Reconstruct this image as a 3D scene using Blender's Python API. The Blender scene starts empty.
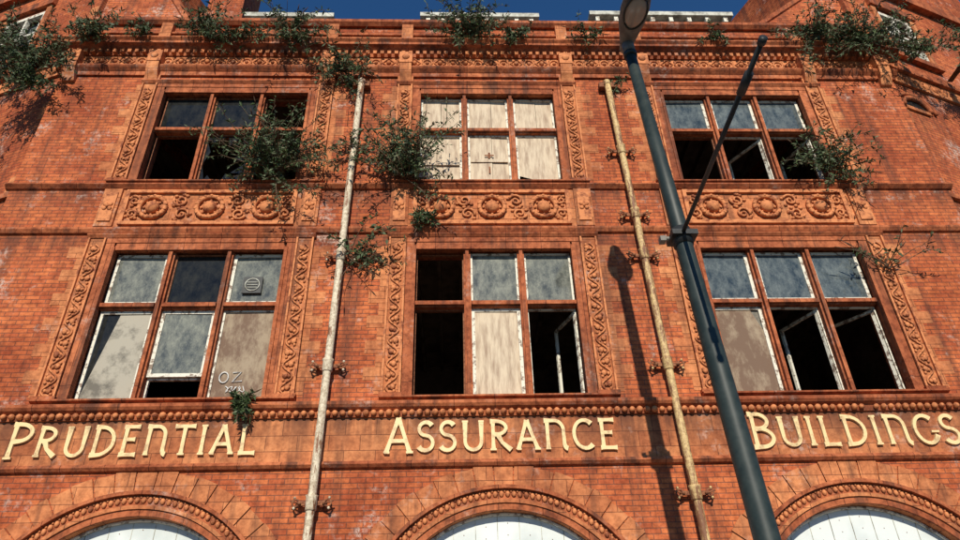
import bpy, math, random
from mathutils import Vector, Matrix
random.seed(7)
sc=bpy.context.scene
# ------------------------------------------------------------------ materials
def new_mat(name):
    m=bpy.data.materials.new(name); m.use_nodes=True
    nt=m.node_tree; b=nt.nodes['Principled BSDF']
    return m,nt,b
def N(nt,t):
    return nt.nodes.new(t)
def math_n(nt,op,a,b=None,c=None,clamp=False):
    n=nt.nodes.new('ShaderNodeMath'); n.operation=op; n.use_clamp=clamp
    for i,v in enumerate((a,b,c)):
        if v is None: continue
        if isinstance(v,(int,float)): n.inputs[i].default_value=v
        else: nt.links.new(v,n.inputs[i])
    return n.outputs[0]
def mixc(nt,fac,a,b,mode='MIX'):
    n=nt.nodes.new('ShaderNodeMix'); n.data_type='RGBA'; n.blend_type=mode
    for idx,v in ((0,fac),(6,a),(7,b)):
        if isinstance(v,(int,float)): n.inputs[idx].default_value=v
        elif isinstance(v,tuple): n.inputs[idx].default_value=(*v,1) if len(v)==3 else v
        else: nt.links.new(v,n.inputs[idx])
    return n.outputs[2]
def ramp(nt,src,p0,p1):
    n=nt.nodes.new('ShaderNodeMapRange'); n.clamp=True
    nt.links.new(src,n.inputs[0]); n.inputs[1].default_value=p0; n.inputs[2].default_value=p1
    return n.outputs[0]
def noise(nt,vec,scale,detail=3,rough=.6):
    n=N(nt,'ShaderNodeTexNoise'); n.inputs['Scale'].default_value=scale
    n.inputs['Detail'].default_value=detail; n.inputs['Roughness'].default_value=rough
    if vec is not None: nt.links.new(vec,n.inputs['Vector'])
    return n.outputs['Fac']
def wallcoords(nt):
    tc=N(nt,'ShaderNodeTexCoord'); g=N(nt,'ShaderNodeNewGeometry')
    vt=N(nt,'ShaderNodeVectorTransform'); vt.vector_type='NORMAL'; vt.convert_from='WORLD'; vt.convert_to='OBJECT'
    nt.links.new(g.outputs['True Normal'],vt.inputs[0])
    sp=N(nt,'ShaderNodeSeparateXYZ'); nt.links.new(tc.outputs['Object'],sp.inputs[0])
    sn=N(nt,'ShaderNodeSeparateXYZ'); nt.links.new(vt.outputs[0],sn.inputs[0])
    side=math_n(nt,'GREATER_THAN',math_n(nt,'ABSOLUTE',sn.outputs[0]),.7)
    flat=math_n(nt,'GREATER_THAN',math_n(nt,'ABSOLUTE',sn.outputs[2]),.8)
    u=math_n(nt,'ADD',math_n(nt,'MULTIPLY',sp.outputs[0],math_n(nt,'SUBTRACT',1,side)),math_n(nt,'MULTIPLY',sp.outputs[1],side))
    v=math_n(nt,'ADD',math_n(nt,'MULTIPLY',sp.outputs[2],math_n(nt,'SUBTRACT',1,flat)),math_n(nt,'MULTIPLY',sp.outputs[1],flat))
    c=N(nt,'ShaderNodeCombineXYZ'); nt.links.new(u,c.inputs[0]); nt.links.new(v,c.inputs[1])
    return tc.outputs['Object'],c.outputs[0],sp.outputs[2]
def masonry(name,bw,bh,mort,c1,c2,cm,dirt=.5,white=.35,bump=.5,rough=.8,var=.5,ledges=()):
    m,nt,b=new_mat(name)
    obj,uv,zz=wallcoords(nt)
    br=N(nt,'ShaderNodeTexBrick'); nt.links.new(uv,br.inputs['Vector'])
    br.inputs['Scale'].default_value=1; br.inputs['Brick Width'].default_value=bw
    br.inputs['Row Height'].default_value=bh; br.inputs['Mortar Size'].default_value=mort
    br.inputs['Mortar Smooth'].default_value=.3; br.inputs['Bias'].default_value=-.1
    br.inputs['Color1'].default_value=(*c1,1);br.inputs['Color2'].default_value=(*c2,1);br.inputs['Mortar'].default_value=(*cm,1)
    col=br.outputs['Color']
    n1=noise(nt,obj,.5,3,.7); n2=noise(nt,obj,8,3,.75)
    col=mixc(nt,ramp(nt,n1,.42,.62),col,mixc(nt,1.0,col,(.66,.58,.58),'MULTIPLY'))
    col=mixc(nt,math_n(nt,'MULTIPLY',ramp(nt,n2,.45,.66),var),col,mixc(nt,1.0,col,(.42,.36,.36),'MULTIPLY'))
    col=mixc(nt,math_n(nt,'MULTIPLY',ramp(nt,n2,.46,.28),.5),col,mixc(nt,1.0,col,(1.4,1.55,1.6),'MULTIPLY'))
    mp=N(nt,'ShaderNodeMapping'); mp.inputs['Scale'].default_value=(3.2,3.2,.22); nt.links.new(obj,mp.inputs[0])
    st=noise(nt,mp.outputs[0],1.0,4,.72)
    sf=math_n(nt,'MULTIPLY',ramp(nt,st,.50,.66),dirt)
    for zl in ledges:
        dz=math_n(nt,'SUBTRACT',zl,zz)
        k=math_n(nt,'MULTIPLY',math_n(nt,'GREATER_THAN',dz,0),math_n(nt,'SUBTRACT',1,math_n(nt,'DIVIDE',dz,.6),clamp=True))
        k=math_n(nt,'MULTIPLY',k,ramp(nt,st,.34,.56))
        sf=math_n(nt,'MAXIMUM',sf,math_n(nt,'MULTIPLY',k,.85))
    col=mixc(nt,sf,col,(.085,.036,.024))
    wn=noise(nt,obj,1.1,4,.8); wp=noise(nt,obj,13,3,.8)
    wf=math_n(nt,'MULTIPLY',ramp(nt,wn,.55,.67),ramp(nt,wp,.44,.60))
    col=mixc(nt,math_n(nt,'MULTIPLY',wf,white),col,(.60,.46,.38))
    nt.links.new(col,b.inputs['Base Color'])
    b.inputs['Roughness'].default_value=rough
    b.inputs['Specular IOR Level'].default_value=.15
    h=math_n(nt,'ADD',math_n(nt,'MULTIPLY',br.outputs['Fac'],-1.0),math_n(nt,'MULTIPLY',n2,.9))
    bp=N(nt,'ShaderNodeBump'); bp.inputs['Strength'].default_value=bump; bp.inputs['Distance'].default_value=.014
    nt.links.new(h,bp.inputs['Height']); nt.links.new(bp.outputs[0],b.inputs['Normal'])
    return m
def simple(name,col,rough=.7,c2=None,scale=8,metal=0,bump=.2,lo=.4,hi=.65,spec=.3,stretch=None,det=3):
    m,nt,b=new_mat(name)
    tc=N(nt,'ShaderNodeTexCoord'); v=tc.outputs['Object']
    if stretch:
        mp=N(nt,'ShaderNodeMapping'); mp.inputs['Scale'].default_value=stretch; nt.links.new(v,mp.inputs[0]); v=mp.outputs[0]
    n=noise(nt,v,scale,det,.7)
    c=mixc(nt,ramp(nt,n,lo,hi),col,c2 or tuple(x*.6 for x in col))
    nt.links.new(c,b.inputs['Base Color'])
    b.inputs['Roughness'].default_value=rough; b.inputs['Metallic'].default_value=metal
    b.inputs['Specular IOR Level'].default_value=spec
    if bump:
        bp=N(nt,'ShaderNodeBump'); bp.inputs['Strength'].default_value=bump; bp.inputs['Distance'].default_value=.01
        nt.links.new(n,bp.inputs['Height']); nt.links.new(bp.outputs[0],b.inputs['Normal'])
    return m
LED=(5.43,8.82,9.84,13.4)
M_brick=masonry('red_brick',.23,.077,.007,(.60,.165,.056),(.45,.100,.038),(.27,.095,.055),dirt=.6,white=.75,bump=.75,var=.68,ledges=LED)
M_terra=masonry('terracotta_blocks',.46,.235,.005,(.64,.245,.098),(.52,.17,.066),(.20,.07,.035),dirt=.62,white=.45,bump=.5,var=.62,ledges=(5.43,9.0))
M_trim=masonry('terracotta_moulding',.62,3.0,.005,(.50,.155,.062),(.38,.105,.043),(.13,.04,.022),dirt=.85,white=.35,bump=.5,var=.85)
M_orn=simple('terracotta_ornament',(.62,.23,.092),.75,(.21,.060,.030),7,bump=.6,lo=.45,hi=.66,spec=.15)
M_letter=simple('cream_glazed_terracotta',(.80,.58,.29),.5,(.42,.28,.14),7,bump=.15,lo=.50,hi=.70)
M_white=simple('peeling_white_paint',(.70,.66,.55),.6,(.22,.16,.12),9,lo=.50,hi=.60)
M_pale=simple('weathered_plywood',(.62,.50,.36),.8,(.33,.23,.16),2.5,stretch=(5,5,.8),lo=.4,hi=.72)
M_brown=simple('brown_board',(.17,.105,.07),.8,(.33,.25,.17),2.0,stretch=(2,2,1),lo=.44,hi=.62,det=5)
M_grey=simple('dirty_grey_board',(.38,.34,.27),.7,(.14,.125,.10),2.6,lo=.44,hi=.62,det=6)
M_dark=simple('interior_plaster',(.30,.22,.17),.9,(.12,.08,.06),1.5,bump=0)
M_floor=simple('interior_timber',(.10,.075,.05),.9,bump=0)
M_lead=simple('grey_lead',(.55,.54,.46),.6,(.20,.19,.15),4)
M_slate=simple('slate',(.06,.065,.075),.6)
M_rust=simple('rusty_iron',(.15,.05,.025),.85,(.32,.13,.06),20)
M_black=simple('black_plastic',(.025,.027,.028),.5)
M_graf=simple('white_spray_paint',(.70,.68,.64),.6)
def glass(name,base,dirt,amt,rough=.08,spec=.7):
    m,nt,b=new_mat(name)
    tc=N(nt,'ShaderNodeTexCoord')
    mp=N(nt,'ShaderNodeMapping'); mp.inputs['Scale'].default_value=(3,3,1.6); nt.links.new(tc.outputs['Object'],mp.inputs[0])
    n=noise(nt,mp.outputs[0],1.9,6,.78); n2=noise(nt,tc.outputs['Object'],30,3,.7)
    f=math_n(nt,'MULTIPLY',ramp(nt,n,.36,.68),amt)
    f=math_n(nt,'ADD',f,math_n(nt,'MULTIPLY',ramp(nt,n2,.55,.75),amt*.35))
    nt.links.new(mixc(nt,f,base,dirt),b.inputs['Base Color'])
    nt.links.new(math_n(nt,'MULTIPLY_ADD',f,.05,rough),b.inputs['Roughness'])
    nt.links.new(math_n(nt,'MULTIPLY',math_n(nt,'SUBTRACT',1.1,f,clamp=True),spec),b.inputs['Specular IOR Level'])
    return m
M_gd=glass('dirty_window_glass',(.065,.07,.064),(.27,.275,.23),.95,.04)
M_gb=glass('window_glass',(.03,.042,.048),(.20,.225,.22),.75,.03)
M_gk=glass('dark_glass_and_recess_shade',(.007,.008,.009),(.05,.05,.045),.6,.03,.3)
def paintpipe(name,a,bb,lo):
    m,nt,b=new_mat(name)
    tc=N(nt,'ShaderNodeTexCoord')
    mp=N(nt,'ShaderNodeMapping'); mp.inputs['Scale'].default_value=(5,5,.9); nt.links.new(tc.outputs['Object'],mp.inputs[0])
    n=noise(nt,mp.outputs[0],1.8,7,.8); n2=noise(nt,tc.outputs['Object'],22,4,.75)
    c=mixc(nt,ramp(nt,n2,.42,.60),a,bb)
    c=mixc(nt,ramp(nt,n,lo,lo+.05),c,(.20,.08,.035))
    nt.links.new(c,b.inputs['Base Color']); b.inputs['Roughness'].default_value=.65
    bp=N(nt,'ShaderNodeBump'); bp.inputs['Strength'].default_value=.5; bp.inputs['Distance'].default_value=.01
    nt.links.new(n,bp.inputs['Height']); nt.links.new(bp.outputs[0],b.inputs['Normal'])
    return m
M_pipeL=paintpipe('peeling_cream_paint',(.70,.60,.44),(.42,.33,.22),.53)
M_pipeR=paintpipe('peeling_yellowed_paint',(.66,.46,.20),(.38,.23,.10),.50)
# ------------------------------------------------------------------ mesh builder
class MB:
    def __init__(s): s.v=[];s.f=[];s.m=[];s.mats=[];s.sm=[]
    def mi(s,mat):
        if mat not in s.mats: s.mats.append(mat)
        return s.mats.index(mat)
    def add(s,vs,fs,mat,smooth=False):
        o=len(s.v); s.v+= [tuple(v) for v in vs]; i=s.mi(mat)
        for f in fs: s.f.append([o+k for k in f]); s.m.append(i); s.sm.append(smooth)
    def quad(s,a,b,c,d,mat): s.add([a,b,c,d],[(0,1,2,3)],mat)
    def box(s,x0,x1,y0,y1,z0,z1,mat,M=None):
        vs=[Vector((x,y,z)) for x in(x0,x1) for y in(y0,y1) for z in(z0,z1)]
        if M: vs=[M@v for v in vs]
        s.add(vs,[(0,1,3,2),(4,6,7,5),(0,4,5,1),(2,3,7,6),(0,2,6,4),(1,5,7,3)],mat)
    def prof(s,x0,x1,pts,mat):
        n=len(pts); vs=[(x0,p[0],p[1]) for p in pts]+[(x1,p[0],p[1]) for p in pts]
        fs=[(i,(i+1)%n,n+(i+1)%n,n+i) for i in range(n)]+[tuple(range(n-1,-1,-1)),tuple(range(n,2*n))]
        s.add(vs,fs,mat)
    def ball(s,c,r,mat,sx=1,sy=1,sz=1,u=8,v=5,M=None):
        vs=[];fs=[]
        for j in range(v+1):
            t=math.pi*j/v
            for i in range(u):
                a=2*math.pi*i/u
                p=Vector((r*sx*math.sin(t)*math.cos(a),r*sy*math.sin(t)*math.sin(a),r*sz*math.cos(t)))
                if M: p=M@p
                vs.append(Vector(c)+p)
        for j in range(v):
            for i in range(u):
                fs.append((j*u+i,(j+1)*u+i,(j+1)*u+(i+1)%u,j*u+(i+1)%u))
        s.add(vs,fs,mat,True)
    def tube(s,pts,rad,mat,k=8,closed=False,smooth=True,cap=True):
        pts=[Vector(p) for p in pts]; n=len(pts)
        if not hasattr(rad,'__len__'): rad=[rad]*n
        vs=[];fs=[]
        for i,p in enumerate(pts):
            if closed: t=pts[(i+1)%n]-pts[i-1]
            else: t=pts[min(i+1,n-1)]-pts[max(i-1,0)]
            t.normalize()
            up=Vector((0,1,0)) if abs(t.y)<.9 else Vector((1,0,0))
            a=t.cross(up).normalized(); b=t.cross(a)
            for j in range(k):
                q=2*math.pi*j/k
                vs.append(p+(a*math.cos(q)+b*math.sin(q))*rad[i])
        for i in range(n if closed else n-1):
            for j in range(k):
                i2=(i+1)%n
                fs.append((i*k+j,i*k+(j+1)%k,i2*k+(j+1)%k,i2*k+j))
        if not closed and cap:
            fs.append(tuple(range(k-1,-1,-1))); fs.append(tuple((n-1)*k+j for j in range(k)))
        s.add(vs,fs,mat,smooth)
    def obj(s,name,parent=None,M=None):
        me=bpy.data.meshes.new(name); me.from_pydata(s.v,[],s.f)
        for m in s.mats: me.materials.append(m)
        me.polygons.foreach_set('material_index',s.m)
        me.polygons.foreach_set('use_smooth',s.sm)
        me.update()
        o=bpy.data.objects.new(name,me); sc.collection.objects.link(o)
        if parent: o.parent=parent
        if M: o.matrix_world=M
        return o
def empty(name):
    e=bpy.data.objects.new(name,None); sc.collection.objects.link(e); e.empty_display_size=.3; return e
B=empty('brick_building')
XL,XR=-8.02,9.44
bays=[(-4.36,1.47,1.63),(.71,1.385,1.53),(5.80,1.47,1.63)]
ZL=(5.76,8.55,7.45); ZU=(10.02,12.42,11.42)
holes=[]
for c,h,o in bays:
    holes.append((c-h,c+h,ZL[0],ZL[1])); holes.append((c-h,c+h,ZU[0],ZU[1]))
# ------------------------------------------------------------------ walls
w=MB()
def wall_grid(mb,x0,x1,z0,z1,holes,y,mat,depth,rmat):
    xs=sorted(set([x0,x1]+[v for h in holes for v in h[:2]])); zs=sorted(set([z0,z1]+[v for h in holes for v in h[2:]]))
    for i in range(len(xs)-1):
        for j in range(len(zs)-1):
            cx=(xs[i]+xs[i+1])/2; cz=(zs[j]+zs[j+1])/2
            if any(h[0]<cx<h[1] and h[2]<cz<h[3] for h in holes): continue
            mb.quad((xs[i],y,zs[j]),(xs[i+1],y,zs[j]),(xs[i+1],y,zs[j+1]),(xs[i],y,zs[j+1]),mat)
    for a,b,c,d in holes:
        yy=y+depth
        mb.quad((a,y,c),(a,yy,c),(a,yy,d),(a,y,d),rmat); mb.quad((b,y,c),(b,y,d),(b,yy,d),(b,yy,c),rmat)
        mb.quad((a,y,d),(a,yy,d),(b,yy,d),(b,y,d),rmat); mb.quad((a,y,c),(b,y,c),(b,yy,c),(a,yy,c),rmat)
wall_grid(w,XL,XR,4.72,14.45,holes,0,M_brick,.4,M_trim)
AZ=2.30; RI=1.76; RO=2.07; RV=2.38; NS=28; BASE=.45
edges=[XL]
for c,h,o in bays: edges+= [c-RI,c+RI]
edges.append(XR)
for i in range(0,len(edges),2):
    w.quad((edges[i],0,0),(edges[i+1],0,0),(edges[i+1],0,4.72),(edges[i],0,4.72),M_brick)
for c,h,o in bays:
    w.quad((c-RI,0,0),(c+RI,0,0),(c+RI,0,BASE),(c-RI,0,BASE),M_brick)
    for k in range(NS):
        a0=math.pi*k/NS; a1=math.pi*(k+1)/NS
        p0=(c+RI*math.cos(a0),AZ+RI*math.sin(a0)); p1=(c+RI*math.cos(a1),AZ+RI*math.sin(a1))
        w.quad((p0[0],0,p0[1]),(p1[0],0,p1[1]),(p1[0],0,4.72),(p0[0],0,4.72),M_brick)
        w.quad((p0[0],0,p0[1]),(p0[0],.4,p0[1]),(p1[0],.4,p1[1]),(p1[0],0,p1[1]),M_terra)
    for sx in(-1,1):
        x=c+sx*RI; w.quad((x,0,BASE),(x,.4,BASE),(x,.4,AZ),(x,0,AZ),M_terra)
    w.quad((c-RI,0,BASE),(c+RI,0,BASE),(c+RI,.4,BASE),(c-RI,.4,BASE),M_terra)
w.quad((XL,0,0),(XL,0,14.45),(XL,3,14.45),(XL,3,0),M_brick)
w.quad((XR,0,0),(XR,3,0),(XR,3,14.45),(XR,0,14.45),M_brick)
w.obj('walls',B)
# canted corner wings (local x runs away from the main block)
def wing(side,win,arch):
    w=MB(); LW=5.5; H=19
    X=lambda s: s*side
    def srt(a,b): return tuple(sorted((X(a),X(b))))
    a,b=srt(0,LW); hx=srt(win[0],win[1]); hole=(hx[0],hx[1],win[2],win[3])
    wall_grid(w,a,b,0,H,[hole],0,M_brick,.3,M_terra)
    w.quad((X(0),0,13.5),(X(0),7,13.5),(X(0),7,H),(X(0),0,H),M_brick)
    w.quad((X(LW),0,0),(X(LW),7,0),(X(LW),7,H),(X(LW),0,H),M_brick)
    w.quad((a,0,H),(b,0,H),(b,7,H),(a,7,H),M_slate)
    p,q,c,d=hole
    w.quad((p,.16,c),(q,.16,c),(q,.16,d),(p,.16,d),M_gb)
    t=.10; y0,y1=-.01,.1
    w.box(p,p+t,y0,y1,c,d,M_white);w.box(q-t,q,y0,y1,c,d,M_white)
    w.box(p+t,q-t,y0,y1,c,c+t,M_white);w.box(p+t,q-t,y0,y1,d-t,d,M_white);w.box(p+t,q-t,y0+.01,y1,(c+d)/2,(c+d)/2+.07,M_white)
    w.box((p+q)/2-.03,(p+q)/2+.03,y0+.015,y1-.005,c+t,(c+d)/2,M_white); w.box((p+q)/2-.03,(p+q)/2+.03,y0+.015,y1-.005,(c+d)/2+.07,d-t,M_white)
    w.box(p-.16,p-.002,-.05,.05,c-.1,d+.1,M_terra);w.box(q+.002,q+.16,-.05,.05,c-.1,d+.1,M_terra)
    w.box(p-.2,q+.2,-.1,.04,d+.1,d+.3,M_trim);w.box(p-.2,q+.2,-.12,.04,c-.25,c-.1,M_trim)
    a+=.002;b-=.002
    w.box(a,b,-.14,.02,13.62,13.85,M_trim); w.box(a,b,-.06,.02,13.25,13.61,M_terra)
    s=.2
    while s<LW:
        w.ball((X(s),-.06,13.43),.11,M_orn,sy=.4,u=6,v=4); s+=.3
    for z in (9.9,8.85): w.box(a,b,-.08,.02,z,z+.12,M_trim)
    w.box(a,b,-.16,.02,16.9,17.2,M_trim)
    for z in range(0,19):
        if z>9.8: w.box(*srt(.0,.25 if z%2 else .42),-.012,.02,z*1.0,z+.48,M_terra)
    if arch:
        cx,cz,r=arch; cx=X(cx)
        P=lambda rr,k:(cx+rr*math.cos(math.pi*k/16),cz+rr*.75*math.sin(math.pi*k/16))
        w.add([(P(r,k)[0],-.006,P(r,k)[1]) for k in range(17)],[tuple(range(17))],M_gk)  # flat dark sheet paints the shade of a recess under the arch, no opening
        w.box(cx-r,cx+r,-.05,-.007,cz-.09,cz-.001,M_terra)
        for rr,rad in((r+.05,.06),(r+.2,.045)):
            w.tube([(P(rr,k)[0],-.03,P(rr,k)[1]) for k in range(17)],rad,M_trim,6)
    ang=math.radians(20)*side
    x=XR if side>0 else XL
    w.obj('wing',B,Matrix.Translation((x,.25,0))@Matrix.Rotation(ang,4,'Z'))
wing(1,(1.1,2.25,14.55,16.1),(.72,12.5,.36))
wing(-1,(1.75,3.0,14.5,16.1),None)
# ------------------------------------------------------------------ mouldings
t=MB()
def band(z0,z1,pr,mat,x0=XL,x1=XR): t.box(x0-pr*.9,x1+pr*.9,-pr,.012+pr*.05,z0,z1,mat)
band(4.78,5.43,.02,M_terra)
t.prof(XL-.06,XR+.06,[(.0,4.66),(-.05,4.68),(-.085,4.72),(-.06,4.77),(.0,4.779)],M_trim)
t.prof(XL-.1,XR+.1,[(.01,5.431),(-.05,5.435),(-.07,5.52),(-.14,5.56),(-.17,5.60),(-.17,5.645),(-.10,5.68),(.01,5.70)],M_trim)
t.prof(XL-.06,XR+.06,[(.011,8.84),(-.05,8.86),(-.085,8.92),(-.085,8.96),(.011,8.99)],M_trim)
t.prof(XL-.07,XR+.07,[(.011,9.84),(-.04,9.86),(-.10,9.92),(-.10,9.945),(.011,9.96)],M_trim)
band(12.86,12.97,.05,M_trim)
t.prof(XL-.1,XR+.1,[(.013,12.97),(-.06,12.972),(-.12,13.03),(-.14,13.06),(-.14,13.09),(.013,13.12)],M_trim)
band(13.12,13.44,.03,M_orn)
t.prof(XL-.3,XR+.3,[(.014,13.44),(-.06,13.442),(-.08,13.52),(-.18,13.60),(-.25,13.63),(-.25,13.69),(-.30,13.74),(-.30,13.77),(.014,13.84)],M_trim)
band(13.84,14.12,.05,M_terra); band(14.12,14.17,.09,M_trim)
t.prof(XL-.1,XR+.1,[(.5,14.45),(-.06,14.451),(-.13,14.52),(-.13,14.60),(-.05,14.68),(.5,14.72)],M_trim)
x=XL+.05
while x<XR-.05:
    t.box(x,x+.075,-.15,-.03,13.452,13.54,M_terra); x+=.15
x=XL+.03
while x<XR:
    if random.random()>.02:
        t.ball((x,-.085,5.49),.055*random.uniform(.85,1.05),M_orn,sx=.9,sy=1,sz=.9,u=7,v=4,M=Matrix.Rotation(.5+random.uniform(-.3,.3),3,'Y'))
    x+=.115
k=0; x=XL+.2
while x<XR-.1:
    if k%2==0:
        t.tube([(x+.12*math.cos(a*math.pi/2),-.04,13.28+.12*math.sin(a*math.pi/2)) for a in range(4)],.022,M_terra,5,closed=True,smooth=False)
        t.ball((x,-.05,13.28),.055,M_terra,sy=.8,u=6,v=4)
    else:
        t.tube([(x+.1*math.cos(a*math.pi/5),-.04,13.28+.1*math.sin(a*math.pi/5)) for a in range(10)],.024,M_terra,5,closed=True)
        t.ball((x,-.04,13.28),.04,M_terra,u=6,v=4)
        for q in range(4):
            an=q*math.pi/2+math.pi/4; t.ball((x+.13*math.cos(an),-.035,13.28+.12*math.sin(an)),.03,M_terra,u=5,v=4)
    x+=.27;k+=1
x=XL+.15
while x<XR-.1:
    t.tube([(x+.13*math.cos(a*math.pi/2),-.055,13.98+.10*math.sin(a*math.pi/2)) for a in range(4)],.02,M_orn,4,closed=True,smooth=False)
    t.ball((x,-.055,13.98),.035,M_orn,u=5,v=4); x+=.27
for cx in [XL+.22,XR-.22]+[c+s*(o+.15) for c,h,o in bays for s in(-1,1)]:
    t.prof(cx-.12,cx+.12,[(.01,12.66),(-.06,12.68),(-.10,12.78),(-.16,12.88),(-.18,12.98),(-.2,13.11),(.01,13.118)],M_terra)
    t.box(cx-.135,cx+.135,-.21,.0,13.122,13.44,M_orn)
    t.box(cx-.12,cx+.12,-.12,.0,13.845,14.44,M_terra)
    t.ball((cx,-.21,13.28),.08,M_terra,sy=.5,u=8,v=5)
t.obj('mouldings',B)
# ------------------------------------------------------------------ window surrounds / ornament
o_=MB()
def rosette(mb,x,y,z,r,mat):
    for a in range(4):
        q=a*math.pi/2+math.pi/4
        mb.ball((x+r*.58*math.cos(q),y,z+r*.58*math.sin(q)),r*.40,mat,sy=.55,u=6,v=4)
    mb.ball((x,y-.01,z),r*.33,mat,sy=1,u=6,v=4)
def leafy(mb,x,y,z,h,wd,mat,flip):
    pts=[(x+flip*wd*.42*math.sin(a*math.pi/6),y,z-h/2+h*a/6) for a in range(7)]
    mb.tube(pts,.016,mat,5)
    j=lambda: random.uniform(-.014,.014)
    mb.ball((x-flip*wd*.18+j(),y-.005,z+h*.05+j()),wd*.24,mat,sy=.5,u=6,v=4)
    mb.ball((x+flip*wd*.14+j(),y-.005,z-h*.02+j()),wd*.15,mat,sy=.7,u=6,v=4)
    for s in(-1,1):
        mb.ball((x-flip*wd*.30+j(),y,z+s*h*.30+j()),wd*.13,mat,sy=.6,u=5,v=4)
for bi,(c,h,o) in enumerate(bays):
    for (z0,z1,zt) in (ZL,ZU):
        up=z0>9
        ow=o-.012
        for s in(-1,1):
            a,b=sorted((c+s*h,c+s*ow)); o_.box(a,b,-.035,.02,z0,z1+.10,M_trim)
            a,b=sorted((c+s*(h-.03),c+s*(h+.03))); o_.box(a,b,-.06,.05,z0,z1-.0,M_trim)
        o_.box(c-ow,c+ow,-.045,.02,z1+.101,z1+.19,M_trim)
        o_.box(c-h+.031,c+h-.031,-.03,.05,z1-.04,z1+.1,M_trim)
        top=z1+.20
        o_.prof(c-o-.33,c+o+.33,[(.01,top),(-.05,top),(-.09,top+.05),(-.09,top+.07),(.01,top+.085)],M_trim)
        zs=z0
        o_.prof(c-o-.32,c+o+.32,[(.3,zs-.055),(-.07,zs-.055),(-.12,zs-.035),(-.12,zs-.008),(.3,zs+.005)],M_trim)
        for s in(-1,1):
            a=c+s*o; b=c+s*(o+.30); xa,xb=sorted((a,b)); zt0,zt1=z0+.02,z1+.195
            o_.box(xa,xb,-.03,.02,zt0,zt1,M_terra)
            o_.box(xa,xa+.03,-.07,-.0,zt0,zt1-.0015,M_orn); o_.box(xb-.03,xb,-.07,-.0,zt0,zt1-.0015,M_orn)
            z=zt0+.13;k=0
            while z<zt1-.1:
                leafy(o_,(xa+xb)/2,-.045,z,.2,.2,M_orn,1 if k%2 else -1); z+=.2;k+=1
            o_.box(xa-.03,xb+.03,-.10,.0,z0-.002,z0+.05,M_trim)
            if up:
                o_.box(xa-.01,xb+.01,-.055,.02,top+.09,12.855,M_terra)
            else:
                o_.box(xa-.01,xb+.01,-.06,.02,8.995,9.838,M_terra)
                o_.box(xa+.04,xb-.04,-.085,-.05,9.1,9.74,M_orn)
                rosette(o_,(xa+xb)/2,-.09,9.42,.11,M_orn)
            z=z0+.06;k=0
            while z<z1:
                wd=.30 if k%2 else .12
                p,q=sorted((b,b+s*wd)); o_.box(p+.001,q,-.006,.02,z,z+.225,M_terra); z+=.231;k+=1
    o_.box(c-o+.01,c+o-.01,-.02,.02,8.992,9.838,M_terra)
    zc=9.42; hw=o-.10
    for (a,b,p,q) in((c-hw,c+hw,9.03,9.10),(c-hw,c+hw,9.74,9.81)):
        o_.box(a,b,-.075,-.0,p,q,M_orn)
    for s in(-1,1):
        a,b=sorted((c+s*hw,c+s*(hw-.07))); o_.box(a,b,-.074,-.001,9.101,9.739,M_orn)
    R=.23; sp=hw*.66
    for k in(-1,0,1):
        x=c+k*sp
        o_.tube([(x+R*math.cos(a*math.pi/12),-.055,zc+R*math.sin(a*math.pi/12)) for a in range(24)],.042,M_orn,7,closed=True)
        o_.ball((x,-.05,zc+.0),.125,M_orn,sy=.8,sz=1.05,u=12,v=8)
        for a in range(8):
            q=a*math.pi/4; o_.ball((x+.155*math.cos(q),-.035,zc+.155*math.sin(q)),.028,M_orn,u=5,v=4)
        for a in range(14):
            q=a*math.pi/7+.2; o_.ball((x+.24*math.cos(q),-.08,zc+.24*math.sin(q)),.03,M_orn,sx=1.3,u=5,v=4)
    def spiral(x,z,r,d,rot,turn=1.4):
        pts=[];rs=[]
        for i in range(20):
            f=i/19; q=rot+d*f*turn*2*math.pi; rr=r*(1-.85*f)
            pts.append((x+rr*math.cos(q),-.05,z+rr*math.sin(q))); rs.append(.026*(1-.4*f))
        o_.tube(pts,rs,M_orn,6)
        for q in range(6):
            an=random.uniform(0,6.3); o_.ball((x+r*1.15*math.cos(an),-.035,z+r*1.15*math.sin(an)),.03,M_orn,sx=1.4,u=5,v=4)
    for x,s in((c-sp/2,1),(c+sp/2,-1)):
        spiral(x-.03,zc+.15,.13,s,math.pi*.9); spiral(x+.03,zc-.15,.13,s,-math.pi*.1)
    for s in(-1,1):
        x=c+s*(sp+.23+ (hw-.07-sp-.23)/2)
        spiral(x,zc+.15,.10,s,math.pi/2); spiral(x,zc-.15,.10,-s,-math.pi/2)
def ring(mb,c,r0,r1,y0,y1,mat,n=40,a0=0,a1=math.pi):
    for k in range(n):
        p=a0+(a1-a0)*k/n; q=a0+(a1-a0)*(k+1)/n
        P=lambda r,a,y:(c+r*math.cos(a),y,AZ+r*math.sin(a))
        mb.add([P(r0,p,y0),P(r1,p,y0),P(r1,q,y0),P(r0,q,y0),P(r0,p,y1),P(r1,p,y1),P(r1,q,y1),P(r0,q,y1)],
               [(0,1,2,3),(1,5,6,2),(0,3,7,4)],mat)
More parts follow.
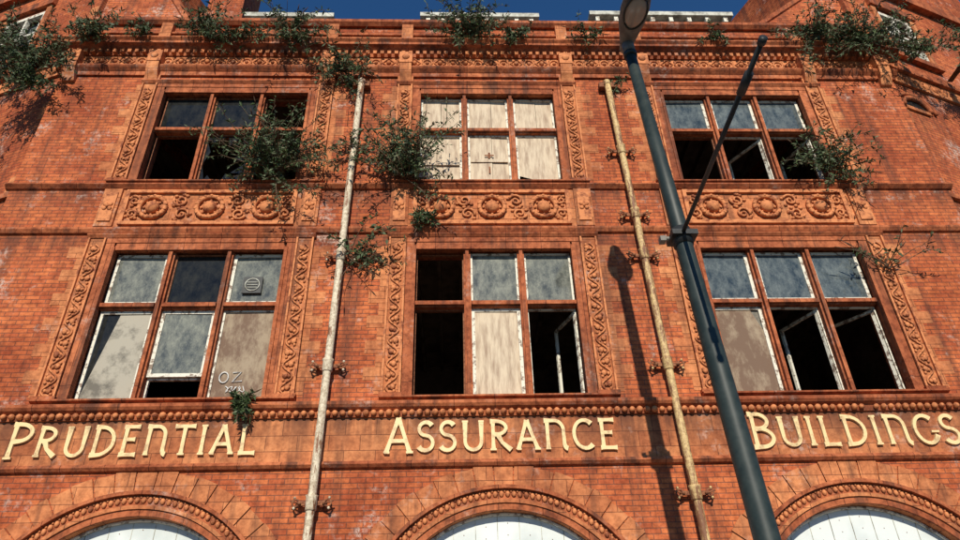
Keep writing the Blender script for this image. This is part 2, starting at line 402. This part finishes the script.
for c,h,o in bays:
    ring(o_,c,RI,RI+.09,-.03,.05,M_trim); ring(o_,c,RI+.09,RI+.14,-.055,.02,M_terra)
    ring(o_,c,RI+.14,RO-.03,-.03,.02,M_trim); ring(o_,c,RO-.03,RO+.02,-.10,.02,M_trim)
    nv=25
    for k in range(nv):
        ring(o_,c,RO+.02,RV+.02*(k%2),-.018-.004*(k%2),.015,M_terra,2,math.pi*k/nv+.004,math.pi*(k+1)/nv-.004)
    nb=70
    for k in range(nb):
        a=math.pi*(k+.5)/nb; r=(RI+.14+RO-.03)/2
        o_.ball((c+r*math.cos(a),-.04,AZ+r*math.sin(a)),.046,M_orn,sy=.7,sx=.8,u=6,v=4)
        o_.ball((c+(r+.04)*math.cos(a+.02),-.04,AZ+(r+.04)*math.sin(a+.02)),.02,M_orn,u=5,v=3)
    for s in(-1,1):
        a,b=sorted((c+s*RI,c+s*(RI+.31))); o_.box(a,b,-.05,.02,BASE,AZ-.14,M_terra); o_.box(a-.04,b+.04,-.12,.02,AZ-.139,AZ-.001,M_trim)
o_.box(XL-.05,XR+.05,-.08,.0,.0,.44,M_trim)
o_.obj('carved_surrounds',B)
# ------------------------------------------------------------------ windows
wn=MB()
spec={(0,0):(['GW','K','GWV'],['BG','H','BB']),(1,0):(['D','G','G'],['D','BP','DC']),(2,0):(['GW','GW','GWb'],['BBw','DC','DC']),
      (0,1):(['K','K','D'],['D','S','D']),(1,1):(['P','P','P'],['P','P','PH']),(2,1):(['GW','GW','GW'],['D','DC','DC'])}
def frame(x0,x1,z0,z1,y,mat,t=.055,M=None):
    wn.box(x0,x0+t,y,y+.05,z0,z1,mat,M);wn.box(x1-t,x1,y,y+.05,z0,z1,mat,M)
    wn.box(x0+t,x1-t,y+.001,y+.049,z0,z0+t,mat,M);wn.box(x0+t,x1-t,y+.001,y+.049,z1-t,z1,mat,M)
def sheet(x0,x1,z0,z1,y,mat):
    e=random.uniform(-.006,.006); g=random.uniform(-.006,.006)
    wn.add([(x0,y+e,z0),(x1,y-e+g,z0),(x1,y-e,z1),(x0,y+e+g,z1)],[(0,1,2),(0,2,3)],mat)
def shards(x0,x1,z0,z1,y,mat):
    W=x1-x0;H=z1-z0
    def edge(p,q,nrm,dep):
        f=0
        while f<1:
            g=min(1,f+random.uniform(.2,.5)); m=random.uniform(f,g); d=dep*random.uniform(.15,1)
            a=(p[0]+(q[0]-p[0])*f,p[1]+(q[1]-p[1])*f);b=(p[0]+(q[0]-p[0])*g,p[1]+(q[1]-p[1])*g)
            c=(p[0]+(q[0]-p[0])*m+nrm[0]*d,p[1]+(q[1]-p[1])*m+nrm[1]*d)
            e=.001*random.random()
            wn.add([(a[0],y+e,a[1]),(b[0],y+e,b[1]),(c[0],y+e,c[1])],[(0,1,2)],mat); f=g
    edge((x0,z0),(x0,z1),(1,0),W*.4);edge((x1,z0),(x1,z1),(-1,0),W*.5);edge((x0,z0),(x1,z0),(0,1),H*.3);edge((x0,z1),(x1,z1),(0,-1),H*.45)
for bi,(c,h,o) in enumerate(bays):
    for fi,(z0,z1,zt) in enumerate((ZL,ZU)):
        x0,x1=c-h+.031,c+h-.031; zb=z0+.006
        mw=.12
        cw=(x1-x0-2*mw)/3
        cols=[(x0+i*(cw+mw),x0+i*(cw+mw)+cw) for i in range(3)]
        for i in(0,1):
            a=cols[i][1]; wn.box(a,a+mw,.06,.26,zb,z1,M_trim); wn.box(a+.03,a+mw-.03,.0,.059,zb,z1-.042,M_trim)
        for i in range(3):
            wn.box(cols[i][0],cols[i][1],.062,.258,zt-.06,zt+.06,M_trim); wn.box(cols[i][0],cols[i][1],.015,.061,zt-.035,zt+.035,M_trim)
        for ri,(za,zb2) in enumerate(((zt+.06,z1-.042),(zb,zt-.06))):
            for i,(a,b) in enumerate(cols):
                s=spec[(bi,fi)][ri][i]; y=.13
                if s.startswith('GW'):
                    frame(a,b,za,zb2,y,M_white); sheet(a+.05,b-.05,za+.05,zb2-.05,y+.02,M_gb if (s.endswith('b') or bi==2) else M_gd)
                    if 'V' in s:
                        xm=a+.45*(b-a)
                        wn.box(xm-.16,xm+.16,y-.03,y+.0,za+.20,za+.52,M_black)
                        wn.tube([(xm+.12*math.cos(q*math.pi/8),y-.035,za+.36+.12*math.sin(q*math.pi/8)) for q in range(16)],.012,M_lead,5,closed=True)
                        for q in range(3): wn.box(xm-.09,xm+.09,y-.045,y-.031,za+.30+.05*q,za+.308+.05*q,M_lead)
                elif s=='G':
                    frame(a,b,za,zb2,y,M_white,.035); sheet(a+.02,b-.02,za+.02,zb2-.02,y+.02,M_gd)
                elif s=='K':
                    frame(a,b,za,zb2,y,M_rust,.03); sheet(a+.02,b-.02,za+.02,zb2-.02,y+.02,M_gk)
                elif s=='S':
                    frame(a,b,za,zb2,y,M_rust,.03); shards(a+.02,b-.02,za+.02,zb2-.02,y+.02,M_gk)
                elif s=='P':
                    frame(a,b,za,zb2,y,M_white,.04)
                    zz=za+.02
                    mid=(a+b)/2+random.uniform(-.08,.08)
                    sheet(a+.02,mid-.004,zz,zb2-.03,y+.022,M_pale); sheet(mid+.004,b-.02,zz,zb2-.03,y+.036,M_pale)
                    if ri==1:
                        zm=(za+zb2)/2+random.uniform(-.1,.1)
                        wn.box(a+.05,b-.05,y-.004,y+.008,zm-.035,zm+.035,M_pale)
                    if ri==1 and i==1:
                        xm=(a+b)/2   # rusty hasp and hinges left on the boarding
                        wn.box(xm-.02,xm+.02,y-.012,y-.005,zm+.06,zm+.20,M_rust); wn.box(xm-.09,xm+.09,y-.018,y-.012,zm+.11,zm+.14,M_rust)
                        wn.box(xm-.015,xm+.015,y-.012,y-.005,zm-.32,zm-.16,M_rust)
                elif s=='PH':
                    frame(a,b,za,zb2,y,M_white,.04)
                    wn.add([(a+.02,y+.02,za+.30),(b-.02,y+.03,za+.06),(b-.02,y+.02,zb2-.03),(a+.02,y+.02,zb2-.03)],[(0,1,2,3)],M_pale)
                elif s in('BG','BB','BBw','BP'):
                    m={'BG':M_grey,'BB':M_brown,'BBw':M_brown,'BP':M_pale}[s]
                    frame(a,b,za,zb2,y,M_white,.055 if s!='BB' else .035)
                    if s=='BG':
                        wn.add([(a+.03,y+.02,za+.03),(b-.03,y+.02,za+.03),(b-.03,y+.02,zb2-.03),(a+.33,y+.025,zb2-.03)],[(0,1,2,3)],m)
                        wn.add([(a+.03,y+.034,za+.03),(a+.4,y+.034,za+.03),(a+.4,y+.034,zb2-.03),(a+.03,y+.034,zb2-.03)],[(0,1,2,3)],M_gk)
                    elif s=='BBw':
                        wn.add([(a+.03,y+.02,za+.03),(b-.03,y+.02,za+.03),(b-.03,y+.02,zb2-.5),(b-.2,y+.02,zb2-.03),(a+.03,y+.022,zb2-.03)],[(0,1,2,3,4)],m)
                        sheet(a+.03,b-.03,za+.03,zb2-.03,y+.04,M_grey)
                    else: sheet(a+.03,b-.03,za+.03,zb2-.03,y+.02,m)
                    if s=='BB':
                        # sprayed tag: two loops and a zigzag
                        yy=y+.008; x_=a+.20; z_=za+.42
                        wn.tube([(x_+.07*math.cos(q*math.pi/6),yy,z_+.09*math.sin(q*math.pi/6)) for q in range(12)],.012,M_graf,5,closed=True)
                        wn.tube([(x_+.13,yy,z_+.08),(x_+.26,yy,z_+.09),(x_+.14,yy,z_-.08),(x_+.29,yy,z_-.06)],.012,M_graf,5,smooth=False)
                        wn.tube([(x_+.05+.013*q+.03*math.sin(q*1.3),yy,z_-.20+.05*math.cos(q*1.1)) for q in range(24)],.009,M_graf,5)
                elif s=='H':
                    zm=za+(zb2-za)*.27
                    frame(a,b,zm,zb2,y,M_white,.06); sheet(a+.05,b-.05,zm+.05,zb2-.05,y+.02,M_gd)
                    frame(a,b,za,zm-.001,y+.06,M_white,.03)
                elif s=='DC':
                    frame(a,b,za,zb2,y+.03,M_white,.022)
                    ang=math.radians(random.uniform(50,72))
                    Mx=Matrix.Translation((b-.03,y+.06,0))@Matrix.Rotation(-ang,4,'Z')@Matrix.Translation((-(b-.03),-(y+.06),0))
                    frame(a+.03,b-.03,za+.03,zb2-.03,y+.06,M_white,.045,Mx)
                elif s=='D':
                    frame(a,b,za,zb2,y+.03,M_rust,.022)
M_panel=simple('white_hoarding',(.66,.69,.67),.45,(.50,.54,.52),1.2,bump=.05)
for c,h,o in bays:
    n=24; y=.17
    pts=[(c+RI*math.cos(math.pi*k/n),AZ+RI*math.sin(math.pi*k/n)) for k in range(n+1)]
    wn.add([(p[0],y,p[1]) for p in pts]+[(c-RI,y,BASE),(c+RI,y,BASE)],[tuple(range(n+3))],M_panel)
    x=c-RI+.1
    while x<c+RI-.05:
        top=AZ+math.sqrt(max(0,RI*RI-(x-c)**2))-.02
        wn.box(x,x+.008,y-.008,y-.001,BASE+.01,top,M_lead)
        zz=top-.12
        while zz>AZ:
            wn.ball((x+.15,y-.004,zz),.007,M_rust,u=5,v=3); zz-=.16
        x+=.31
    wn.tube([(c+(RI-.02)*math.cos(math.pi*k/n),y-.02,AZ+(RI-.02)*math.sin(math.pi*k/n)) for k in range(n+1)],.025,M_white,6)
    wn.box(c-RI,c+RI,y-.05,y-.002,AZ-.05,AZ+.05,M_white)
wn.obj('windows',B)
# ------------------------------------------------------------------ interior
it=MB()
for (z0,z1) in((.0,5.1),(5.2,9.3),(9.4,13.9)):
    it.quad((XL+.1,.45,z0),(XR-.1,.45,z0),(XR-.1,6.5,z0),(XL+.1,6.5,z0),M_floor)
    it.quad((XL+.1,.42,z1),(XR-.1,.42,z1),(XR-.1,6.5,z1),(XL+.1,6.5,z1),M_dark)
    for x in(XL+.1,-1.83,3.25,XR-.1): it.box(x-.05,x+.05,.42,6.5,z0+.001,z1-.001,M_dark)
it.quad((XL,6.5,0),(XR,6.5,0),(XR,6.5,14),(XL,6.5,14),M_dark)
for z in (9.29,13.89):
    x=XL+.5
    while x<XR-.3:
        if random.random()>.2: it.box(x,x+.07,.5,6.4,z-.2,z,M_dark)
        x+=.45
it.obj('interior',B)
# ------------------------------------------------------------------ roof
rf=MB()
rf.quad((XL,.5,14.4),(XR,.5,14.4),(XR,6,18.6),(XL,6,18.6),M_slate)
rf.quad((XL,6,18.6),(XR,6,18.6),(XR,11,14),(XL,11,14),M_slate)
rf.quad((XL,.51,14.0),(XR,.51,14.0),(XR,.51,14.7),(XL,.51,14.7),M_brick)
for (a,b,zt) in((-5.15,-2.95,16.60),(-.8,2.2,16.66),(3.5,7.2,16.78)):
    rf.box(a+.15,b-.15,1.35,4.5,14.8,zt-.22,M_grey)
    rf.box(a,b,1.15,4.6,zt-.219,zt-.08,M_lead); rf.box(a+.1,b-.1,1.25,4.5,zt-.079,zt+.04,M_slate)
    n=7
    for k in range(n+1):
        x=a+.2+(b-a-.4)*k/n; rf.box(x-.05,x+.05,1.20,1.349,zt-.4,zt-.22,M_white)
for pts in ([(-8.0,14.72),(-5.95,14.72),(-5.95,15.0),(-6.9,16.6),(-8.0,17.6)],[(9.42,14.72),(7.0,14.72),(7.0,14.95),(8.6,16.25),(9.42,17.0)]):
    y0,y1=.35,.75; n=len(pts)
    rf.add([(p[0],y0,p[1]) for p in pts]+[(p[0],y1,p[1]) for p in pts],[tuple(range(n)),tuple(range(2*n-1,n-1,-1))]+[(i,(i+1)%n,n+(i+1)%n,n+i) for i in range(n)],M_brick)
    rf.tube([(p[0],y0+.05,p[1]) for p in pts[2:]],.11,M_trim,6,smooth=False)
def chimney(x0,x1,y0,y1,z1):
    rf.box(x0,x1,y0,y1,14.5,z1,M_brick)
    rf.box(x0-.08,x1+.08,y0-.08,y1+.08,16.75,16.95,M_trim)
chimney(-6.35,-5.45,1.6,2.6,20)
chimney(5.0,5.9,3.2,4.2,18.6)
rf.obj('roof',B)
# ------------------------------------------------------------------ lettering
def arc(cx,cy,rx,ry,a0,a1,n=12):
    return [(cx+rx*math.cos(math.radians(a0+(a1-a0)*i/n)),cy+ry*math.sin(math.radians(a0+(a1-a0)*i/n))) for i in range(n+1)]
L={
'P':(.58,[[(.12,0),(.12,1)],[(.04,.975),(.12,.975)]+arc(.22,.73,.32,.245,90,-90)+[(.14,.485)],[(.03,.02),(.22,.02)]]),
'R':(.66,[[(.12,0),(.12,1)],[(.04,.975),(.12,.975)]+arc(.22,.75,.29,.225,90,-90)+[(.14,.525)],[(.26,.52),(.38,.25),(.64,.0)],[(.03,.02),(.21,.02)]]),
'U':(.68,[[(.12,1),(.12,.32)]+arc(.36,.30,.24,.28,180,360)+[(.60,.4),(.60,1)],[(.03,.98),(.21,.98)],[(.52,.98),(.68,.98)]]),
'D':(.70,[[(.12,0),(.12,1)],[(.03,.975),(.18,.975)]+arc(.22,.5,.42,.475,90,-90)+[(.03,.025)]]),
'E':(.54,[[(.12,0),(.12,1)],[(.03,.975),(.50,.975)],[(.12,.54),(.42,.54)],[(.03,.025),(.52,.025)]]),
'N':(.70,[[(.12,.0),(.12,.98)],[(.03,.975),(.22,.975)]+arc(.34,.64,.26,.335,90,0)+[(.60,.3)]+arc(.70,.20,.10,.18,180,270,5)]),
'T':(.62,[[(.31,0),(.31,1)],[(.0,.97),(.62,.97)],[(.21,.02),(.41,.02)]]),
'I':(.24,[[(.12,0),(.12,1)],[(.03,.98),(.21,.98)],[(.03,.02),(.21,.02)]]),
'A':(.66,[[(.04,0),(.32,1)],[(.32,1),(.62,0)],[(.13,.34),(.53,.34)],[(.0,.02),(.13,.02)],[(.53,.02),(.7,.02)]]),
'L':(.54,[[(.12,1),(.12,.0)],[(.03,.025),(.52,.025)],[(.03,.98),(.21,.98)]]),
'S':(.50,[arc(.26,.75,.20,.225,30,270,12)+arc(.25,.27,.22,.25,80,-150,12)]),
'C':(.64,[arc(.38,.5,.32,.48,48,312,18)]),
'G':(.68,[arc(.38,.5,.32,.48,48,335,18),[(.52,.42),(.74,.42)]]),
'B':(.58,[[(.12,0),(.12,1)],[(.03,.975),(.12,.975)]+arc(.22,.76,.26,.215,90,-90)+[(.14,.545)],[(.14,.541)]+arc(.24,.285,.31,.26,90,-90)+[(.03,.025)]]),
}
def ribbon(mb,pts,w,y0,y1,mat):
    n=len(pts);P=[Vector((p[0],0,p[1])) for p in pts]
    ln=[0]
    for i in range(1,n): ln.append(ln[-1]+(P[i]-P[i-1]).length)
    tot=ln[-1]
    if n==2:
        P=[P[0].lerp(P[1],f) for f in(0,.08,.25,.5,.75,.92,1)]; n=7; ln=[tot*f for f in(0,.08,.25,.5,.75,.92,1)]
    short=tot<.12
    vs=[]
    for i in range(n):
        if i==0:t=P[1]-P[0]
        elif i==n-1:t=P[-1]-P[-2]
        else:t=(P[i+1]-P[i]).normalized()+(P[i]-P[i-1]).normalized()
        t.normalize(); nn=Vector((t.z,0,-t.x)); f=ln[i]/tot
        ww=w*.5*(.5 if short else (.85+ .4*abs(2*f-1)**5))
        for s,y in((1,y0),(-1,y0),(-1,y1),(1,y1)): vs.append((P[i].x+nn.x*ww*s,y,P[i].z+nn.z*ww*s))
    fs=[]
    for i in range(n-1):
        for k in range(4): fs.append((i*4+k,i*4+(k+1)%4,(i+1)*4+(k+1)%4,(i+1)*4+k))
    fs+=[(0,1,2,3),tuple((n-1)*4+k for k in(3,2,1,0))]
    mb.add(vs,fs,mat)
def sign(text,x0,x1,zb,H):
    mb=MB()
    sizes=[1.2 if i==0 else 1 for i in range(len(text))]
    tot=sum(L[ch][0]*s for ch,s in zip(text,sizes))
    gap=.15; W=(tot+gap*(len(text)-1)); sxx=(x1-x0)/W
    x=x0
    for k,(ch,s) in enumerate(zip(text,sizes)):
        wd,st=L[ch]; hh=H*s; zz=zb-(.06*H if s>1 else 0)
        for j,stn in enumerate(st):
            pts=[(x+p[0]*s*sxx,zz+p[1]*hh) for p in stn]
            ribbon(mb,pts,.060*(1.1 if s>1 else 1),-.060-.0015*j-.0003*k,-.015,M_letter)
        x+=(wd*s+gap)*sxx
    return mb.obj('lettering_sign')
sign('PRUDENTIAL',-6.45,-2.88,4.90,.44)
sign('ASSURANCE',-1.02,2.42,4.90,.45)
sign('BUILDINGS',4.44,7.66,4.90,.45)
# ------------------------------------------------------------------ drainpipes
def pipe(xt,xb,brs,M_pipe):
    mb=MB(); y=-.15
    X=lambda z: xb+(xt-xb)*z/12.9
    mb.tube([(X(z),y,z) for z in (0.05,3,6,9,12,12.55)],.062,M_pipe,14)
    for z in [1.5]+brs:
        mb.tube([(X(z),y,z-.12),(X(z),y,z-.10),(X(z),y,z+.06),(X(z),y,z+.09)],[.068,.08,.08,.088],M_pipe,14)
        x=X(z)
        mb.box(x-.21,x+.21,y+.04,y+.07,z-.03,z+.03,M_rust)
        for s in(-1,1):
            mb.tube([(x+s*.17,y+.14,z),(x+s*.17,y-.0,z)],.026,M_rust,8)
            mb.tube([(x+s*.22+.05*math.cos(a),y+.03,z+.05*math.sin(a)) for a in [i*math.pi/4 for i in range(8)]],.014,M_rust,5,closed=True)
            mb.tube([(x+s*.20,y+.03,z),(x+s*.30,y+.03,z+.03)],.012,M_rust,5)
            mb.ball((x+s*.24,y+.03,z-.07),.022,M_pipe,u=6,v=4); mb.ball((x+s*.24,y+.03,z+.07),.022,M_pipe,u=6,v=4)
    x=X(12.5)
    mb.box(x-.17,x+.17,y+.0,y+.12,12.48,12.60,M_rust)
    mb.tube([(x,y,12.5),(x,y+.02,12.62),(x,y+.14,12.72)],.075,M_pipe,10)
    return mb.obj('drainpipe')
pipe(-1.85,-2.04,[10.85,8.3,6.25,4.17],M_pipeL)
pipe(3.19,3.52,[10.73,9.19,8.3,6.22,4.22],M_pipeR)
# ------------------------------------------------------------------ street lamp
Ls=empty('street_lamp')
M_pole=simple('dark_grey_painted_steel',(.016,.025,.023),.5,(.030,.040,.036),5,bump=.1,spec=.35)
M_head=simple('grey_lamp_housing',(.20,.18,.15),.5,(.13,.115,.10),8,bump=.05)
M_lens,nt,b=new_mat('lamp_diffuser'); b.inputs['Base Color'].default_value=(.30,.28,.24,1); b.inputs['Roughness'].default_value=.18
YP=-3.0
PX=lambda z: 3.18-.047*z
mb=MB()
zs=[0,.02,1.6,1.62,1.75,4,7,10.2]; rs=[.17,.17,.17,.17,.135,.125,.103,.079]
mb.tube([(PX(z),YP,z) for z in zs],rs,M_pole,24)
mb.box(PX(1)-.06,PX(1)+.06,YP-.18,YP-.16,.6,1.2,M_pole)
mb.tube([(PX(10.15),YP,10.06),(PX(10.2),YP,10.26)],.095,M_head,16)
mb.tube([(PX(10),YP,9.98),(PX(10),YP,10.06)],.1,M_pole,16)
mb.obj('column',Ls)
mb=MB()
hx=PX(10.3); z0=10.30
secs=[(.16,.05,.05,0),(.12,.09,.07,0),(.0,.11,.09,.0),(-.14,.15,.11,.01),(-.32,.20,.13,.02),(-.52,.22,.14,.03),(-.70,.20,.12,.04),(-.84,.13,.08,.045),(-.90,.03,.03,.045)]
k=20; vs=[];fs=[]
for (dy,rx,rz,dz) in secs:
    for j in range(k):
        a=2*math.pi*j/k; zz=math.sin(a)*rz; zz*= 1.0 if zz>0 else .55
        vs.append((hx+rx*math.cos(a),YP+dy*1.15,z0+dz+zz))
for i in range(len(secs)-1):
    for j in range(k): fs.append((i*k+j,(i+1)*k+j,(i+1)*k+(j+1)%k,i*k+(j+1)%k))
fs.append(tuple(range(k)));fs.append(tuple((len(secs)-1)*k+j for j in range(k-1,-1,-1)))
mb.add(vs,fs,M_head,True)
mb.ball((hx,YP-.58,z0-.03),.17,M_lens,sx=.95,sy=1.6,sz=.45,u=20,v=12)
mb.tube([(hx+.17*math.cos(i*math.pi/12),YP-.58+.285*math.sin(i*math.pi/12),z0-.052) for i in range(24)],.014,M_pole,6,closed=True)
mb.tube([(hx,YP-.7,z0+.14),(hx,YP-.7,z0+.22)],.04,M_black,10)
mb.obj('lantern',Ls)
mb=MB()
zb=6.6; px=PX(zb)
mb.tube([(px,YP,zb-.12),(px-.004,YP,zb+.12)],.125,M_black,20)
mb.box(px-.16,px+.16,YP-.15,YP+.14,zb-.035,zb+.035,M_black)
mb.tube([(px-.02,YP-.1,zb),(px-.08,YP-2.95,zb+.06)],.026,M_black,10)
mb.tube([(px-.065,YP-2.35,zb+.046),(px-.07,YP-2.6,zb+.053)],.045,M_black,10)
mb.tube([(px-.08,YP-2.93,zb+.06),(px-.08,YP-3.0,zb+.062)],.04,M_black,10)
mb.tube([(px-.26,YP+.06,zb+.02),(px-.1,YP+.0,zb)],.03,M_head,8)
mb.box(px-.27,px-.2,YP+.0,YP+.10,zb-.03,zb+.04,M_head)
mb.obj('banner_arm',Ls)
# ------------------------------------------------------------------ shrubs
greens=[simple('leaf_dark',(.035,.06,.02),.6,(.055,.085,.03),3,bump=0,det=1),simple('leaf_mid',(.07,.105,.035),.6,(.05,.08,.03),3,bump=0,det=1),simple('leaf_grey',(.12,.14,.075),.7,(.08,.10,.05),3,bump=0,det=1)]
M_stem=simple('shrub_stem',(.10,.06,.035),.8,(.16,.11,.07),10,det=1,bump=0); M_seed=simple('dry_flower_head',(.11,.055,.03),.9,bump=0)
def shrub(x,y,z,s,n,leafy=1.0,dirx=0,up=.55,wid=.75,seed=0):
    rd=random.Random(seed*31+5); mb=MB()
    for i in range(n):
        d=Vector((rd.gauss(dirx,wid),-abs(rd.gauss(.35,.35)),rd.gauss(up,.5))).normalized()
        ln=s*rd.uniform(.4,1.15); p=Vector((x+rd.uniform(-.06,.06),y,z)); pts=[p.copy()]
        steps=9; cd=d.copy()
        for k in range(steps):
            cd=(cd+Vector((rd.gauss(0,.14),rd.gauss(0,.08),-.04+rd.gauss(0,.11)))).normalized()
            p=p+cd*ln/steps
            if p.y>-.06: p.y=-.06-.02*rd.random()
            pts.append(p.copy())
            if k>=1 and rd.random()<leafy:
                for q in range(rd.choice((3,3,4,5))):
                    ax=Vector((rd.gauss(0,1),rd.gauss(-.2,.8),rd.gauss(-.1,.9))); ax=(ax-cd*ax.dot(cd)*.6).normalized()
                    l=rd.uniform(.05,.14); wd=l*rd.uniform(.13,.22)
                    b0=p+cd*rd.uniform(-.5,.5)*ln/steps
                    sd=ax.cross(Vector((rd.gauss(0,1),rd.gauss(0,1),rd.gauss(0,1)))).normalized()
                    m1=b0+ax*l*.45+Vector((0,0,.004)); tp=b0+ax*l+Vector((0,0,-.02*rd.random()))
                    mb.add([b0,m1+sd*wd,tp,m1-sd*wd],[(0,1,2,3)],rd.choice(greens))
            if rd.random()<.35:
                tw=(cd+Vector((rd.gauss(0,.8),rd.gauss(0,.5),rd.gauss(0,.6)))).normalized(); e=p+tw*ln*.28
                if e.y>-.05:e.y=-.06
                mb.tube([p,(p+e)/2+Vector((0,0,.01)),e],[.005,.004,.002],M_stem,4)
                if rd.random()<leafy:
                    for q in range(8):
                        b0=p.lerp(e,.3+.7*rd.random()); ax=(tw+Vector((rd.gauss(0,.8),rd.gauss(0,.8),rd.gauss(0,.8)))).normalized(); l=rd.uniform(.05,.12)
                        sd=ax.cross(Vector((rd.gauss(0,1),rd.gauss(0,1),rd.gauss(0,1)))).normalized()*l*.15
                        mb.add([b0,b0+ax*l*.5+sd,b0+ax*l,b0+ax*l*.5-sd],[(0,1,2,3)],rd.choice(greens))
        mb.tube(pts,[.011*(1-.75*k/steps)*(.6+.5*s) for k in range(len(pts))],M_stem,5)
        if rd.random()<.5:
            e=pts[-1]
            mb.tube([e,e+cd*.06,e+cd*.14],[.008,.013,.003],M_seed,5)
    return mb.obj('buddleia_shrub')
sh=[(-8.35,-.2,12.9,1.1,58,1,-.3,.25),(-8.25,-.25,12.5,.65,20,1,-.3,-.3),(-7.55,-.3,13.8,.75,22,.8,0,.5),(-5.2,-.3,13.8,.85,30,.8,.3,.3),(-3.4,-.3,13.8,.9,30,.8,.2,.2),
(.35,-.3,13.85,.9,40,1,.1,.6),(-2.25,-.15,12.9,.9,26,.8,-.2,-.2),(-3.3,-.2,10.12,1.25,72,1,0,.6),(-.85,-.15,10.0,1.3,58,.95,0,.95,.38),
(7.85,-.3,13.8,.95,32,.9,.1,.3),(9.0,-.3,13.75,1.15,56,.95,0,.25),(7.2,-.15,10.2,.9,32,.95,-.1,.5),(-1.75,-.1,8.3,.8,16,.5,.5,.2),
(-3.2,-.18,5.66,.30,11,1,.1,-.1),(2.9,-.3,13.8,.45,11,.6,0,.6),(7.55,-.1,8.0,.85,9,.25,.0,.6),(1.35,-.3,13.8,.45,11,.8,0,.5),(11.6,.85,13.8,.9,26,.9,0,.1),(-6.4,-.3,13.8,.45,9,.7,0,.4),(-9.4,.6,13.8,.75,18,.9,0,.0),(5.6,-.3,13.8,.35,7,.7,0,.5),
(-.45,-.13,9.15,.4,8,.8,0,-.5),(-4.4,-.3,13.8,.45,12,.6,0,.4),(8.5,-.3,13.8,.55,14,.7,.2,.4),(-2.0,-.15,10.6,.4,6,.4,0,.5),(3.4,-.1,12.6,.35,6,.5,0,.3),(10.3,.3,13.8,.7,18,.9,0,.2)]
for i,a in enumerate(sh): shrub(*a,seed=i)
# ------------------------------------------------------------------ ground
M_asph=simple('asphalt',(.05,.05,.052),.85,(.07,.07,.07),30)
M_pave=masonry('paving_slabs',.6,.6,.006,(.30,.29,.27),(.25,.24,.225),(.1,.1,.09),dirt=.3,white=.1,bump=.3)
M_kerb=simple('kerb_stone',(.33,.32,.30),.8); M_yel=simple('road_paint',(.62,.47,.08),.7); M_grd=simple('ground_surface',(.09,.085,.075),.9)
def one(name,fn):
    m=MB(); fn(m); return m.obj(name)
one('ground',lambda m:m.quad((-1500,-1500,-.13),(1500,-1500,-.13),(1500,1500,-.13),(-1500,1500,-.13),M_grd))
one('road',lambda m:m.quad((-60,-9.6,-.122),(60,-9.6,-.122),(60,-3.5,-.122),(-60,-3.5,-.122),M_asph))
one('pavement',lambda m:m.box(-60,60,-3.38,.0,-.12,-.001,M_pave))
one('pavement',lambda m:m.box(-60,60,-14,-9.72,-.12,-.001,M_pave))
one('kerb',lambda m:m.box(-60,60,-3.5,-3.382,-.125,.005,M_kerb))
one('kerb',lambda m:m.box(-60,60,-9.718,-9.6,-.125,.005,M_kerb))
def yl(m):
    m.quad((-60,-3.85,-.118),(60,-3.85,-.118),(60,-3.75,-.118),(-60,-3.75,-.118),M_yel)
    m.quad((-60,-4.05,-.118),(60,-4.05,-.118),(60,-3.95,-.118),(-60,-3.95,-.118),M_yel)
one('road_marking',yl)
# ------------------------------------------------------------------ light
EL=32.; dx=.055
d=Vector((dx,1,-math.tan(math.radians(EL)))).normalized()
sun=bpy.data.lights.new('sun','SUN'); sun.energy=5.0; sun.angle=math.radians(.5); sun.color=(1,.93,.79)
so=bpy.data.objects.new('sun',sun); sc.collection.objects.link(so); so.rotation_euler=d.to_track_quat('-Z','Y').to_euler()
wd=bpy.data.worlds.new('World'); sc.world=wd; wd.use_nodes=True; nt=wd.node_tree
sky=nt.nodes.new('ShaderNodeTexSky'); sky.sky_type='NISHITA'; sky.sun_disc=False
sky.sun_elevation=math.radians(EL); sky.sun_rotation=math.radians(180)+math.atan(dx)
sky.air_density=1.0; sky.dust_density=0; sky.ozone_density=3
tint=mixc(nt,1.0,sky.outputs[0],(.42,.85,1.20),'MULTIPLY')
bg=nt.nodes['Background']; nt.links.new(tint,bg.inputs[0]); bg.inputs[1].default_value=.08
# ------------------------------------------------------------------ camera
cam=bpy.data.cameras.new('camera'); cam.lens=25.99; cam.sensor_width=36; cam.clip_end=4000; cam.clip_start=.05
co=bpy.data.objects.new('camera',cam); sc.collection.objects.link(co)
R=Matrix(((0.9992475014686404,0.00494072375726161,-0.038471028806542656),(-0.0295950743257466,-0.5439942713984329,-0.8385668513966801),(-0.02507114645031094,0.8390743840294749,-0.5434386954213185)))
co.matrix_world=Matrix.Translation((0,-10,1.6))@R.to_4x4()
sc.camera=co
sc.view_settings.view_transform='Standard'; sc.view_settings.look='None'; sc.view_settings.exposure=0
